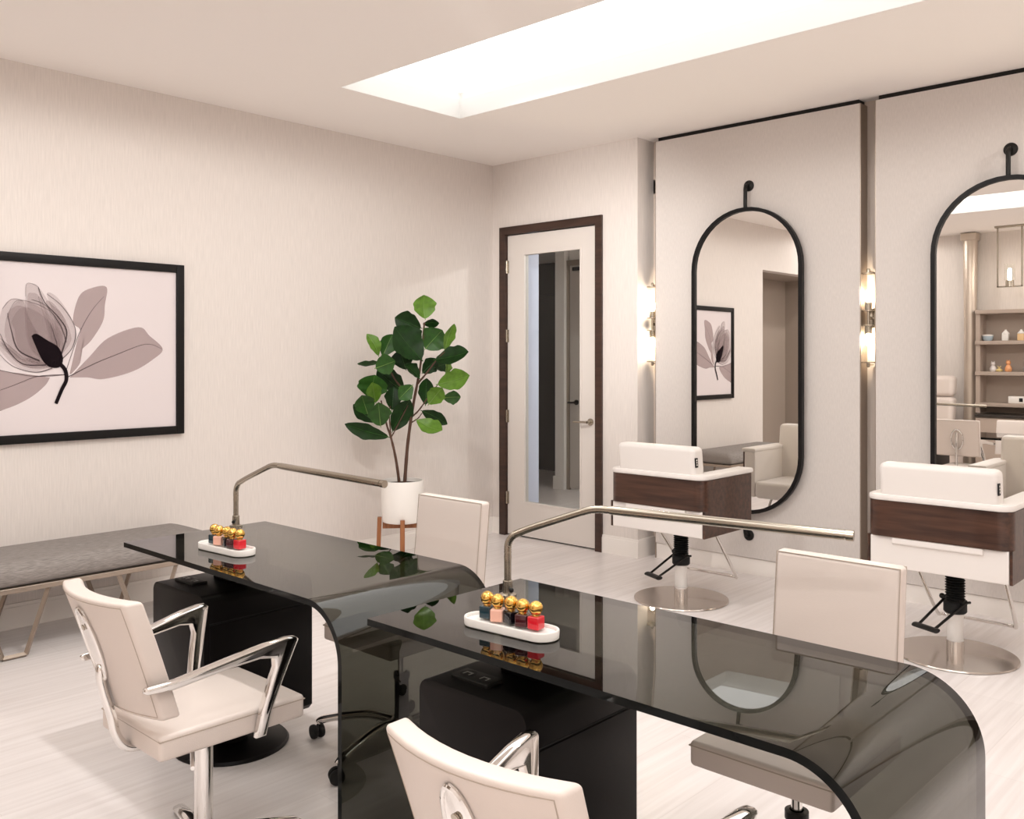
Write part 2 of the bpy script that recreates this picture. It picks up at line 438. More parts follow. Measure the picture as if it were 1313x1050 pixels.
# added out-of-view lamps: corridor light and round ceiling fill lights
LENS = emission('fill_lens', (1., .96, .90), 12.)
def added_downlight(loc, label, power, r=.055, col=(1., .972, .94), group='added ceiling fill lights', spread=178):
    t = thing('added_ceiling_light', label, 'added_downlight', loc, group=group)
    MB().lathe([(r+.02, -.0), (r+.02, -.004), (r, -.006), (r, -.001)], 28, capb=False, capt=False).build('trim_ring', white_p, t)
    MB().lathe([(.001, -.002), (r, -.002)], 28, capb=False, capt=False).build('lens', LENS, t)
    ld = bpy.data.lights.new('added_downlight', 'SPOT'); ld.energy = power; ld.color = col; ld.spot_size = math.radians(spread); ld.spot_blend = .15; ld.shadow_soft_size = .06
    lo = bpy.data.objects.new('fill_lamp', ld); COL.objects.link(lo); lo.parent = t; lo.location = (0, 0, -.02)
    return t

# ------------------------------------------------------------------ picture
def picture():
    X0 = .0
    y0, y1, z0, z1 = -3.745, -2.677, .966, 1.968
    w = .047; dpt = .035
    t = thing('framed_picture', 'large black framed print of a translucent grey magnolia on the left wall', 'picture', (0, (y0+y1)/2, z0))
    yc = (y0+y1)/2
    def P(y, z): return (y-yc, z-z0)
    m = MB()
    for a in ((y0, y0+w, z0, z1), (y1-w, y1, z0, z1), (y0+w, y1-w, z0, z0+w), (y0+w, y1-w, z1-w, z1)):
        m.rbox(.0, dpt, a[0]-yc, a[1]-yc, a[2]-z0, a[3]-z0, .003, 2)
    m.build('frame', frame_b, t, label='black picture frame')
    XP = .020
    pr = MB().box(.002, XP, y0+w-yc, y1-w-yc, w, z1-z0-w).build('print', paper, t, label='pale print')
    f = MB(); s = [0]
    k1 = ink('ink_pale', (.36, .27, .27), .22); k2 = ink('ink_mid', (.26, .185, .19), .33); k3 = ink('ink_line', (.06, .04, .045), .72)
    k4 = ink('ink_dark', (.012, .008, .010), .97); k5 = ink('ink_leaf', (.42, .32, .315), .55); kv = ink('ink_vein', (.10, .07, .075), .75)
    # picture pixel -> wall plane, via the straight-on proportions of the print (u right, v down in a 938x1050 sketch grid)
    def W(u, v):
        px, py = u/3.752, 300+v/3.75
        cx = (px-656)/FPX
        dx, dy, dz = -math.sin(YAW)+math.cos(YAW)*cx, math.cos(YAW)+math.sin(YAW)*cx, -(py-PY)/FPX
        tt = (XP-CAM.x)/dx
        return (CAM.y+dy*tt-yc, CAM.z+dz*tt-z0)
    def blob(pts, mat, n=6):
        s[0] += 1; f.use(mat); C = smooth([(p[0], p[1], 0) for p in pts+[pts[0]]], n)[:-1]
        cu = sum(p.x for p in C)/len(C); cv = sum(p.y for p in C)/len(C)
        V = []; x = XP+.0003+s[0]*.00012
        for p in C: q = W(p.x, p.y); V.append((x, q[0], q[1]))
        q = W(cu, cv); V.append((x, q[0], q[1])); n_ = len(C)
        f.add(V, [(i, n_, (i+1) % n_) for i in range(n_)])
    def line(pts, w0, w1, mat, n=6):
        s[0] += 1; f.use(mat); C = smooth([(p[0], p[1], 0) for p in pts], n); N = len(C); V = []
        x = XP+.0003+s[0]*.00012
        for i, p in enumerate(C):
            d = (C[min(i+1, N-1)]-C[max(i-1, 0)]).normalized(); h = (w0+(w1-w0)*i/(N-1))/2
            for sg in (1, -1):
                q = W(p.x-d.y*h*sg, p.y+d.x*h*sg); V.append((x, q[0], q[1]))
        f.add(V, [(2*i, 2*i+1, 2*i+3, 2*i+2) for i in range(N-1)])
    # leaves
    blob([(335, 670), (370, 520), (385, 460), (350, 420), (380, 300), (440, 260), (512, 255), (505, 340), (495, 420), (440, 510), (392, 560), (385, 620), (345, 670)], k5)
    line([(314, 668), (380, 480), (440, 370), (500, 300)], 4, 1.5, kv)
    blob([(335, 690), (430, 590), (520, 500), (665, 448), (720, 490), (782, 552), (740, 600), (640, 660), (500, 697), (420, 690)], k5)
    line([(314, 694), (440, 630), (560, 580), (700, 530), (780, 553)], 5, 1.5, kv)
    blob([(240, 690), (120, 672), (20, 660), (-60, 640), (-60, 850), (30, 840), (140, 790), (215, 730)], k5)
    line([(316, 676), (180, 685), (60, 730), (-40, 765)], 4, 2, kv)
    line([(316, 677), (160, 684), (0, 655)], 4, 3, kv)
    # petals, overlapping
    for c in ([(300, 600), (360, 520), (365, 470), (330, 380), (270, 300), (225, 288), (260, 400), (270, 520)],
              [(270, 630), (320, 480), (300, 390), (240, 330), (183, 255), (200, 330), (230, 430), (250, 540)],
              [(250, 640), (160, 625), (70, 540), (50, 440), (35, 390), (90, 320), (170, 340), (240, 400), (265, 500)],
              [(230, 640), (130, 640), (40, 570), (-5, 470), (10, 360), (55, 312), (110, 322), (140, 400), (200, 520)],
              [(240, 620), (150, 560), (120, 430), (122, 300), (125, 245), (150, 238), (185, 255), (215, 350), (290, 470), (300, 560)],
              [(260, 650), (180, 665), (80, 640), (0, 560), (-40, 480), (20, 560), (110, 610), (200, 620)]):
        blob(c, k1); blob([((p[0]*.86+190*.14), (p[1]*.86+560*.14)) for p in c], k1)
    for c, a, b in (([(183, 255), (215, 330), (280, 400), (320, 470), (300, 560), (275, 620)], 3, 9), ([(225, 288), (300, 350), (360, 450), (350, 540), (300, 600)], 2, 5),
                    ([(150, 315), (220, 345), (290, 440), (318, 520)], 2, 4), ([(35, 380), (55, 470), (90, 560), (190, 610)], 3, 8), ([(0, 480), (40, 560), (110, 625), (220, 630)], 3, 6),
                    ([(-20, 560), (60, 635), (170, 665), (250, 645)], 2, 5), ([(10, 360), (55, 314), (110, 322)], 1.5, 1.5), ([(240, 430), (270, 520), (280, 590)], 2, 6),
                    ([(35, 390), (80, 320), (170, 335), (240, 370)], 1.5, 2), ([(122, 300), (125, 243), (150, 238), (185, 256)], 1.5, 1.5)):
        line(c, a, b, k3)
    blob([(150, 490), (175, 480), (225, 510), (280, 545), (302, 600), (285, 640), (240, 640), (205, 610), (175, 550)], k4)
    line([(275, 615), (310, 650), (318, 700), (295, 750), (268, 815)], 20, 17, k4)
    f.build('flower_artwork', None, pr, label='grey magnolia bloom with stem and leaves')
picture()

# ------------------------------------------------------------------ bench
def bench():
    y0, y1 = -4.2, -2.745
    yc = (y0+y1)/2; L = (y1-y0)/2
    t = thing('upholstered_bench', 'long grey woven bench on slim metal trapezoid legs under the magnolia print', 'bench', (.30, yc, 0))
    def bulge(p):
        k = max(0, (p.z-.33)/.13)
        return Vector((p.x, p.y, p.z - .012*max(0, (abs(p.x)/.26))**4*k))
    MB().rbox(-.262, .262, -L, L, .335, .458, .055, 5, (6, 10, 1), bulge).build('cushion', bench_m, t)
    MB().rbox(-.255, .255, -L+.004, L-.004, .312, .338, .004, 2).build('base_rail', champ, t)
    for c in (-3.79, -3.14):
        for x in (-.235, .235):
            c0 = c-yc
            m = MB()
            pts = [(x, c0-.155, .312), (x, c0-.052, .011), (x, c0+.052, .011), (x, c0+.155, .312)]
            for a, b in zip(pts, pts[1:]): m.tube([a, b], .0125, 4, up=(1, 0, 0))
            m.build('leg', champ, t)
bench()

# ------------------------------------------------------------------ plant
def plant():
    PX, PYY = .50, -1.38
    st = thing('plant_stand', 'low four-legged teak plant stand under the white pot', 'plant stand', (PX, PYY, 0), math.radians(-40))
    for k in range(4):
        A = k*PI/2; ca, sa = math.cos(A), math.sin(A)
        def tr(p, ca=ca, sa=sa): return Vector((p.x*ca-p.y*sa, p.x*sa+p.y*ca, p.z))
        m = MB().rbox(.136, .164, -.015, .015, 0, .362, .004, 2, fn=lambda p, tr=tr: tr(Vector((p.x+.012*(1-p.z/.36), p.y, p.z))))
        m.build('leg', teak_m, st)
    MB().rbox(-.13, .13, -.012, .012, .285, .325, .003, 2).build('crossbar', teak_m, st)
    m = MB().rbox(-.012, .012, -.13, -.0125, .285, .325, .003, 2); m.rbox(-.012, .012, .0125, .13, .285, .325, .003, 2); m.build('crossbar', teak_m, st)
    t = thing('potted_fig', 'tall fiddle leaf fig in a white pot in the corner beside the door', 'plant', (PX, PYY, .326))
    MB().lathe([(.108, 0), (.127, .004), (.135, .02), (.139, .10), (.1415, .272), (.139, .278), (.132, .278), (.130, .25), (.125, .03)], 48, capt=True).build('pot', ceramic, t, label='white ceramic pot')
    MB().lathe([(.0012, .254), (.06, .262), (.1295, .252)], 32, capb=False, capt=False).build('soil', soil_m, t)
    Rv = Vector((math.cos(YAW), math.sin(YAW), 0)); Fv = Vector((-math.sin(YAW), math.cos(YAW), 0))
    sc_ = .00518*240/700
    rnd = random.Random(11)
    def P(u, v, d=0.):   # sketch grid -> plant space; the trunk foot is at (280, 755) and d is depth away from the viewer
        return Rv*((u-279)*sc_) + Vector((0, 0, .268+(755-v)*sc_)) + Fv*d
    stems = MB().use(bark_m)
    def stem(pts, r0, r1):
        C = smooth([P(*p) for p in pts], 6); n = len(C)
        stems.tube(C, [r0+(r1-r0)*i/(n-1)+.0006*math.sin(i*2.1) for i in range(n)], 10)
    stem([(288, 758, .0), (298, 620, .01), (315, 490, .02), (335, 385, .01), (348, 310, 0), (362, 160, -.01)], .0125, .006)
    stem([(268, 758, -.01), (257, 670, -.03), (240, 588, -.05), (225, 540, -.06), (205, 450, -.07)], .0105, .005)
    stem([(318, 480, .02), (280, 415, .05), (245, 370, .06), (205, 290, .05)], .0075, .004)
    stem([(335, 390, .01), (370, 350, -.02), (410, 300, -.05), (440, 270, -.06)], .0075, .003)
    stem([(318, 510, .02), (345, 485, -.04), (385, 430, -.08), (415, 392, -.09)], .006, .003)
    stem([(312, 535, .02), (335, 520, .05), (350, 500, .06)], .005, .003)
    stem([(240, 588, -.05), (255, 560, -.03), (300, 470, -.0)], .005, .003)
    stem([(240, 588, -.05), (236, 500, -.08), (240, 470, -.08)], .005, .003)
    stems.build('trunk', bark_m, t, label='two slim brown trunks with branches')
    fol = MB()
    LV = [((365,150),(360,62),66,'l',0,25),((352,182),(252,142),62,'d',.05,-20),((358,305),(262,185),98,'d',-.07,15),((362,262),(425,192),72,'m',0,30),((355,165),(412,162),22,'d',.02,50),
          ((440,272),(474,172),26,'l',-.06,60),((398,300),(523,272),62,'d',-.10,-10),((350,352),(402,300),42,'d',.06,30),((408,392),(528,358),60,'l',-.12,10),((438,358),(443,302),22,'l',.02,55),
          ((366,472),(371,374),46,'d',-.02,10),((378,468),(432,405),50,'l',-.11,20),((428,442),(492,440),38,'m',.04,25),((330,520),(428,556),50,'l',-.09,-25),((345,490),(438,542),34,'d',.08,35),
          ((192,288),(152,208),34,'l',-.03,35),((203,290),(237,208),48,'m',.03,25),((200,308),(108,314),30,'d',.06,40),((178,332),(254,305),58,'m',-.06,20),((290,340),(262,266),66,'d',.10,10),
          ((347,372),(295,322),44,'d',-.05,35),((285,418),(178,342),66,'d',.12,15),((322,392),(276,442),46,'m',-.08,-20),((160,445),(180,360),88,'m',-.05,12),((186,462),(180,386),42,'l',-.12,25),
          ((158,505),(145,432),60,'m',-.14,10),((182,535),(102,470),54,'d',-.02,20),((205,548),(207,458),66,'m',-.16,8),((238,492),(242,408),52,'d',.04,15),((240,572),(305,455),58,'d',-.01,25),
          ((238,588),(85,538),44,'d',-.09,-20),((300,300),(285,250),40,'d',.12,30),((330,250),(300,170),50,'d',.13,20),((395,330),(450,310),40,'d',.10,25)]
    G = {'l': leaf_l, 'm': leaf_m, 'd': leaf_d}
    NT, NW = 20, 6
    for (b, e, w, c, d, tilt) in LV:
        B = P(b[0], b[1], d*.55); E = P(e[0]+(e[0]-b[0])*.06, e[1]+(e[1]-b[1])*.06, d*1.35)
        ax = (E-B); L = ax.length; ax.normalize()
        nrm = -Fv*1.0 + Vector((0, 0, .35)); nrm = (nrm-ax*nrm.dot(ax)).normalized()
        nrm = Matrix.Rotation(math.radians(tilt+rnd.uniform(-8, 8)), 3, ax) @ nrm
        sd = ax.cross(nrm); hw = 1.22*w*sc_/2/max(.6, math.cos(math.radians(abs(tilt)))); V = []
        ph = rnd.uniform(0, 6); bend = rnd.uniform(.04, .13)*(1 if rnd.random() < .7 else -1)
        for i in range(NT+1):
            s_ = i/NT
            wd = hw*1.08*max(0., math.sin(PI*min(1., s_**1.12)))**.78*(.80+.28*s_)
            wd = max(wd, .0018)*(1+.05*math.sin(s_*15+ph)+.03*math.sin(s_*27+ph))
            if s_ < .06: wd = .0025
            for j in range(NW+1):
                q = j/NW*2-1
                p = B+ax*(L*s_)+sd*(q*wd)+nrm*(abs(q)**1.4*wd*.30 - L*bend*math.sin(PI*s_) + .05*wd*math.sin(s_*17+ph)*abs(q))
                V.append(p)
        F = [(i*(NW+1)+j, i*(NW+1)+j+1, (i+1)*(NW+1)+j+1, (i+1)*(NW+1)+j) for i in range(NT) for j in range(NW)]
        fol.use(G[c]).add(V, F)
        # raised midrib
        C = [B+ax*(L*i/NT)+nrm*(.0012-L*bend*math.sin(PI*i/NT)) for i in range(NT)]
        fol.use(vein_m if c != 'd' else leaf_m).tube(C, [.0022*(1-i/NT)+.0006 for i in range(NT)], 4)
    fol.build('foliage', None, t, angle=80, label='large glossy green fiddle leaves')
plant()

# ------------------------------------------------------------------ mirrors
def mirror(xc, label):
    t = thing('wall_mirror', label, 'mirror', (xc+.010, .050, .404), group='black framed oval mirrors')
    w, h = .395, 1.99; hh = h-2*w           # half width, height, straight length
    def loop(r, n=24):
        P = [(r*math.cos(a), w+hh+r*math.sin(a)) for a in [PI*i/n for i in range(n+1)]]
        P += [(r*math.cos(a), w+r*math.sin(a)) for a in [PI+PI*i/n for i in range(n+1)]]
        return P
    fr = MB()
    A, B = loop(w), loop(w-.024)
    n = len(A); V = []; F = []
    for d in (-.016, .018):
        for q in (A, B): V += [(p[0], d, p[1]) for p in q]
    for i in range(n):
        j = (i+1) % n
        F += [(i, j, n+j, n+i), (2*n+i, 3*n+i, 3*n+j, 2*n+j), (i, 2*n+i, 2*n+j, j), (n+i, n+j, 3*n+j, 3*n+i)]
    fr.add(V, F); fr.build('frame', frame_b, t, label='black pill-shaped frame', angle=50)
    g = MB(); C = loop(w-.023)
    g.add([(p[0], .0, p[1]) for p in C]+[(p[0], .012, p[1]) for p in C], [tuple(range(n)), tuple(range(n, 2*n))[::-1]]+[(i, n+i, n+(i+1) % n, (i+1) % n) for i in range(n)])
    g.build('glass', mirror_m, t, label='silver mirror glass')
    for z0, sg in ((h-.008, 1), (.008, -1)):
        m = MB(); z1 = z0+sg*.155
        m.tube([(0, 0, z0), (0, 0, z1-sg*.03)] + [(0, .03*(1-math.cos(a)), z1-sg*.03+sg*.03*math.sin(a)) for a in (.4, .8, 1.2, PI/2)] + [(0, .054, z1)], .0125, 14)
        m.lathe([(.036, 0), (.036, .010), (.03, .014), (.014, .018), (.014, .02)], 24, fn=lambda p, z1=z1: Vector((p.x, .055-p.z, z1+p.y)))
        m.build('hanging_bracket', black_m, t, label='black rod bent to a round wall plate')
mirror(2.228, 'tall black oval mirror nearer the door, reflecting the magnolia picture')
mirror(3.783, 'tall black oval mirror farther from the door, reflecting the display shelves')

# ------------------------------------------------------------------ wall sconces
def sconce(xc, label):
    t = thing('wall_sconce', label, 'wall lamp', (xc, .115, 1.655), group='twin glass wall sconces')
    m = MB()
    m.rbox(-.022, .022, .045, .085, -.06, .06, .004, 2).tube([(0, .06, 0), (0, 0, 0)], .009, 10)
    m.build('wall_plate', nickel, t)
    MB().tube([(0, 0, -.05), (0, 0, .05)], .008, 10).build('stem', nickel, t)
    for s in (1, -1):
        def up(p, s=s): return Vector((p.x, p.y, p.z*s))
        a = MB().lathe([(.040, .040), (.040, .047)], 28, fn=up); a.lathe([(.021, .047), (.021, .094), (.017, .096)], 24, fn=up); a.build('lamp_holder', nickel, t)
        MB().lathe([(.037, .048), (.037, .262), (.034, .262), (.034, .048)], 32, fn=up, capb=False, capt=False).build('glass_shade', clear, t, label='clear glass cylinder')
        a = MB().lathe([(.040, .262), (.040, .270)], 28, fn=up); a.lathe([(.010, .270), (.010, .290), (.006, .296)], 14, fn=up)
        a.tube([(0, 0, .28*s), (0, .075, .28*s)], .005, 8)
        a.build('end_cap', nickel, t)
        MB().lathe([(.007, .094), (.014, .108), (.018, .130), (.016, .150), (.008, .164), (.001, .168)], 18, fn=up).build('bulb', bulb_m, t, label='glowing bulb')
sconce(1.472, 'twin glass sconce in the slot between the door wall and first mirror')
sconce(3.016, 'twin glass sconce in the slot between the two mirrors')
sconce(4.573, 'added twin glass sconce beyond the second mirror')  # unseen third sconce, added outside the frame

# ------------------------------------------------------------------ styling chairs
def styling_chair(loc, label, rotz=0.):
    t = thing('styling_chair', label, 'salon chair', loc, rotz, group='white and walnut styling chairs')
    hw = .315
    # base and pump
    MB().lathe([(.272, 0), (.275, .004), (.272, .010), (.05, .014), (.045, .014)], 64).build('base_plate', disc_m, t, label='round spun steel base')
    p = MB().use(chrome).lathe([(.040, .012), (.040, .075)], 28); p.use(white_p).lathe([(.036, .075), (.036, .21)], 28, capb=False)
    p.use(chrome).lathe([(.026, .21), (.026, .42)], 24)
    p.build('pump_column', None, t, label='white and chrome pump column')
    prof = [(.046, .205), (.052, .212), (.052, .255), (.044, .262)]
    for i in range(9): prof += [(.036, .266+i*.0125), (.045, .272+i*.0125)]
    MB().lathe(prof+[(.036, .38)], 28).build('bellows', rubber, t, label='black ribbed rubber bellows')
    d = Vector((-.075, -.17, 0)).normalized(); e = Vector((-d.y, d.x, 0))
    m = MB()
    a0 = e*.058+Vector((0, 0, .262)); b0 = -e*.058+Vector((0, 0, .262))
    a1 = d*.19+e*.045+Vector((0, 0, .155)); b1 = d*.19-e*.045+Vector((0, 0, .155))
    m.tube([a0-d*.03, a0, a1], .0065, 8).tube([b0-d*.03, b0, b1], .0065, 8)
    m.tube([a1-e*-.018, b1+e*-.018], .014, 12, flat=(.8, 1.6))
    m.tube([a0, b0], .016, 10)
    m.ball(.014, tuple(e*-.075+Vector((0, 0, .266))), 12)
    m.build('pump_lever', black_m, t, label='black foot pump lever')
    MB().rbox(-.12, .12, -.12, .12, .405, .425, .004, 2).build('mounting_plate', black_m, t)
    MB().tube([(-.20, .0, .43), (-.20, .04, .41)]+smooth([(-.20, .05, .40), (-.185, .30, .125), (-.165, .335, .10), (-.13, .345, .098)], 6) + smooth([(.13, .345, .098), (.165, .335, .10), (.185, .30, .125), (.20, .05, .40)], 6)+[(.20, .0, .43)], .0095, 10).build('footrest', chrome, t, label='chrome footrest hoop')
    # body
    for s in (-1, 1):
        x0, x1 = sorted((s*(hw-.095), s*(hw-.012)))
        MB().rbox(x0, x1, -.205, .268, .43, .752, .012, 3).build('arm', white_l, t, label='white upholstered arm')
        poly = [(-.20, .43), (.262, .43), (.262, .745), (-.20, .745)]
        x0, x1 = sorted((s*(hw-.012), s*hw))
        m = MB(); m.box(x0, x1, -.21, .258, .578, .745).box(x0, x1, -.262, .258, .43, .578)
        m.build('side_panel', walnut_m, t, label='dark walnut side panel')
    # rear walnut band with rounded corners
    rc = .06; y0 = -.28
    out = [(hw, -.21)] + arc((hw-rc, y0+rc), rc, 0, -PI/2, 8)[0:] + arc((-hw+rc, y0+rc), rc, -PI/2, -PI, 8) + [(-hw, -.21)]
    inn = [(-hw+.012, -.21)] + arc((-hw+rc, y0+rc), rc-.012, -PI, -PI/2, 8) + arc((hw-rc, y0+rc), rc-.012, -PI/2, 0, 8) + [(hw-.012, -.21)]
    MB().prism([Vector(q) for q in (out+inn)][::-1], .578, .745).build('back_band', walnut_m, t, label='dark walnut band around the back')
    MB().rbox(-hw+.014, hw-.014, -.264, -.235, .43, .577, .006, 2).build('back_panel', white_l, t, label='white lower back panel')
    MB().rbox(-.20, .20, -.278, -.258, .545, .578, .009, 3).build('pull_ledge', white_l, t)
    # arm cap: U-shaped white pad
    o = [(hw+.004, .272)] + [(hw+.004, -.22)] + arc((hw-rc, y0+rc), rc+.004, 0, -PI/2, 6)[1:] + arc((-hw+rc, y0+rc), rc+.004, -PI/2, -PI, 6) + [(-hw-.004, .272), (-hw+.098, .272), (-hw+.098, -.16), (hw-.098, -.16), (hw-.098, .272)]
    MB().prism(o[::-1], .745, .775, .010).build('arm_pad', white_l, t, label='white padded rim over the arms')
    MB().rbox(-hw+.098, hw-.098, -.235, .285, .425, .545, .03, 4, (4, 4, 1)).build('seat', white_l, t)
    def lean(p): return Vector((p.x, p.y-.022*max(0, p.z-.72)/.2, p.z))
    MB().rbox(-.258, .258, -.262, -.152, .50, .925, .028, 4, (6, 1, 4), lean).build('backrest', white_l, t)
    def leant(p): return lean(Vector((p.x*0+.2585, p.y, p.z)))+Vector((p.x, 0, 0))
    MB().use(rubber).box(-.002, .0035, -.252, -.228, .815, .868, leant).use(white_p).box(.0035, .0042, -.244, -.236, .825, .833, leant).box(.0035, .0042, -.244, -.236, .838, .846, leant).box(.0035, .0042, -.244, -.236, .851, .859, leant).build('tag', None, t, label='small black tag with white marks')
    return t
c1 = styling_chair((2.250, -.735, 0), 'white and walnut styling chair nearer the door, facing the first mirror')
dup(c1, (3.762, -.720, 0), 0, 'white and walnut styling chair facing the second mirror')

# ------------------------------------------------------------------ manicure tables
def nail_table(loc, label):
    t = thing('manicure_table', label, 'table', loc, group='smoked glass manicure tables')
    # local: x 0..1.358, y -.305..+.305, top z .72
    LX, W2, Z, R, T = 1.358, .305, .72, .165, .018
    outer = [(0, Z), (.35, Z), (.8, Z)] + arc((LX-R, Z-R), R, PI/2, 0, 18) + [(LX, .3), (LX, .0)]
    inner = [(0, Z-T), (.35, Z-T), (.8, Z-T)] + arc((LX-R, Z-R), R-T, PI/2, 0, 18) + [(LX-T, .3), (LX-T, 0)]
    n = len(outer); V = []; F = []
    for pr in (outer, inner):
        for y in (-W2, W2): V += [(p[0], y, p[1]) for p in pr]
    m = MB()
    o0, o1, i0, i1 = 0, n, 2*n, 3*n
    top = [(o0+k, o0+k+1, o1+k+1, o1+k) for k in range(n-1)]+[(i0+k, i1+k, i1+k+1, i0+k+1) for k in range(n-1)]
    edg = [(o0+k, i0+k, i0+k+1, o0+k+1) for k in range(n-1)]+[(o1+k, o1+k+1, i1+k+1, i1+k) for k in range(n-1)]+[(o0, o1, i1, i0), (o0+n-1, i0+n-1, i1+n-1, o1+n-1)]
    m.use(smoke).add(V, top); m.v = []; m.f = []; m.mi = []
    m.use(smoke); m.add(V, top); m.f += edg; m.use(edge_m); m.mi += [m.cur]*len(edg)
    m.build('glass_top', None, t, label='bent smoked glass sheet with waterfall end', angle=50)
    # black pedestal: rounded top corners, drawer front on the inner side
    px0, px1, py0, py1, z0, z1 = .175, .545, -.275, .165, .10, .60
    c = .035
    prof = [(px0+.0, z0+.02), (px0+.02, z0), (px1-.02, z0), (px1, z0+.02)] + arc((px1-c, z1-c), c, 0, PI/2, 8) + arc((px0+c, z1-c), c, PI/2, PI, 8)
    f = lambda p: Vector((p.x, -p.z, p.y))
    m = MB().prism(prof, -py1, -py0, .002, f)
    ped = m.build('pedestal', black_l, t, label='black pedestal cabinet with rounded top')
    m = MB().box(px1+.0002, px1+.0012, py0+.02, py1-.004, .503, .506); m.build('drawer_gap', rubber, ped)
    MB().rbox(px1-.002, px1+.004, py0+.02, py1-.006, .125, .50, .002, 2).build('door', black_l, ped)
    cx, cy = (px0+px1)/2, (py0+py1)/2
    MB().lathe([(.205, 0), (.207, .004), (.20, .012), (.06, .022), (.06, z0+.004)], 48, (cx+.02, cy-.02, 0)).build('foot_disc', black_l, t, label='round black foot')
    MB().rbox(cx-.06, cx+.07, cy-.05, cy+.11, z1-.002, Z-T, .006, 2).build('support_post', black_l, t)
    for k, y in ((0, -.18),):
        o = MB().rbox(.24, .37, -.225, -.165, z1-.002, z1+.010, .003, 2).build('power_outlet', black_m, ped, label='black double socket')
        q = MB()
        for ox in (.275, .335):
            q.lathe([(.0225, 0), (.0225, .001)], 20, (ox, -.195, z1+.0095))
        q.build('socket', black_l, o)
        for ox in (.275, .335):
            q = MB()
            q.box(ox-.012, ox-.008, -.205, -.187, z1+.0105, z1+.0112).box(ox+.008, ox+.012, -.205, -.187, z1+.0105, z1+.0112).box(ox-.008, ox+.008, -.191, -.187, z1+.0105, z1+.0112)
            q.build('marking', outlet_w, o)
    # dark stiffener under the glass beside the post
    return t
t1 = nail_table((1.750, -3.512, 0), 'smoked glass manicure table nearer the grey bench')
dup(t1, (3.234, -3.522, 0), 0, 'smoked glass manicure table nearest the camera')

def desk_lamp(loc, rotz, label):
    t = thing('desk_lamp', label, 'lamp', loc, rotz, group='bent nickel desk lamps')
    MB().lathe([(.026, 0), (.026, .006), (.015, .010), (.0145, .045), (.012, .047)], 24).build('base', nickel, t)
    m = MB().tube([(.010, -.010, .026), (.026, -.026, .026)], .004, 8).ball(.0075, (.027, -.027, .026), 12); m.build('screw', black_m, t)
    P = [(0, 0, .04), (0, 0, .115), (0, 0, .14)] + [(.05*(1-math.cos(a)), 0, .14+.05*math.sin(a)) for a in (.25, .5, .75, 1.0, 1.1)]
    P += [(.08, 0, .207), (.16, 0, .2365), (.235, 0, .2640)] + [(.262, 0, .2725), (.29, 0, .277), (.325, 0, .2775)]
    C = smooth(P, 5)
    rad = []
    for i, p in enumerate(C):
        flex = (p.z > .11 and p.x < .06) or (p.x > .225)
        rad.append(.0105+(.0007*(i % 2) if flex else 0))
    MB().tube(C, rad, 16).build('arm', nickel, t, label='bent nickel gooseneck arm')
    h = MB().tube([(.32, 0, .2775), (.33, 0, .2773), (.94, 0, .2665)], [.0105, .0125, .0125], 18)
    h.tube([(.94, 0, .2665), (.944, 0, .2664)], .0105, 18).tube([(.944, 0, .2664), (.962, 0, .2661)], .0135, 18)
    hd = h.build('lamp_head', nickel, t, label='slim nickel tube lamp head')
    MB().rbox(.36, .93, -.004, .004, .2640, .2668, .001, 2, fn=lambda p: Vector((p.x, p.y, p.z-.0102*(p.x-.36)/.57))).build('diffuser', pbr('lamp_diffuser', (.8, .78, .74), .5), hd)
    return t
l1 = desk_lamp((1.775, -3.360, .72), 0., 'bent nickel desk lamp on the manicure table nearer the bench')
dup(l1, (3.350, -3.400, .72), math.radians(14), 'bent nickel desk lamp on the manicure table nearest the camera')

# trays and nail polish
COLN = ('dark teal', 'peach pink', 'black', 'dark burgundy', 'bright red')
def tray(loc, rotz, label):
    t = thing('polish_tray', label, 'tray', loc, rotz, group='white oval polish trays')
    def stad(L, w, n=12): return arc((L-w, 0), w, -PI/2, PI/2, n)+arc((-L+w, 0), w, PI/2, 3*PI/2, n)
    O = [(stad(.138, .040), 0), (stad(.142, .044), .003), (stad(.143, .045), .021), (stad(.1415, .0435), .0235), (stad(.138, .040), .0235), (stad(.1365, .0385), .021), (stad(.1365, .0385), .0125)]
    V = []; F = []; n = len(O[0][0])
    for q, z in O: V += [(p[0], p[1], z) for p in q]
    for i in range(len(O)-1): F += [(i*n+k, i*n+(k+1) % n, (i+1)*n+(k+1) % n, (i+1)*n+k) for k in range(n)]
    F.append(tuple(range(n))[::-1])
    MB().add(V, F+[tuple((len(O)-1)*n+k for k in range(n))]).build('dish', ceramic, t)
    V = [(p[0], p[1], .0126) for p in stad(.136, .038)]+[(p[0], p[1], .0155) for p in stad(.134, .036)]; n = len(V)//2
    MB().add(V, [(k, (k+1) % n, n+(k+1) % n, n+k) for k in range(n)]+[tuple(range(n, 2*n))]).build('bead_bed', beads, t, label='bed of tiny white beads')
    return t
TR = [((2.183, -3.638, .72), math.radians(4), 'white oval polish tray on the manicure table nearer the bench'),
      ((3.592, -3.648, .72), math.radians(5), 'white oval polish tray on the manicure table nearest the camera')]
tr1 = tray(*TR[0]); dup(tr1, *TR[1])
bottles = []
def bottle(i):
    t = thing('nail_polish_bottle', '', 'nail polish', (0, 0, 0), group='gold capped nail polish bottles')
    MB().rbox(-.0165, .0165, -.0165, .0165, .0045, .037, .004, 3).build('bottle', POL[i], t)
    MB().rbox(-.0168, .0168, -.0168, .0168, 0, .0044, .002, 2).build('glass_foot', clear, t, label='clear glass foot')
    m = MB().lathe([(.0095, .0365), (.0095, .040), (.012, .0405), (.012, .043)], 20); m.build('collar', gold, t)
    MB().ball(.0178, (0, 0, .0565), 24).build('cap', gold, t, label='round gold cap')
    return t
WHERE = ('nearer the bench', 'nearest the camera')
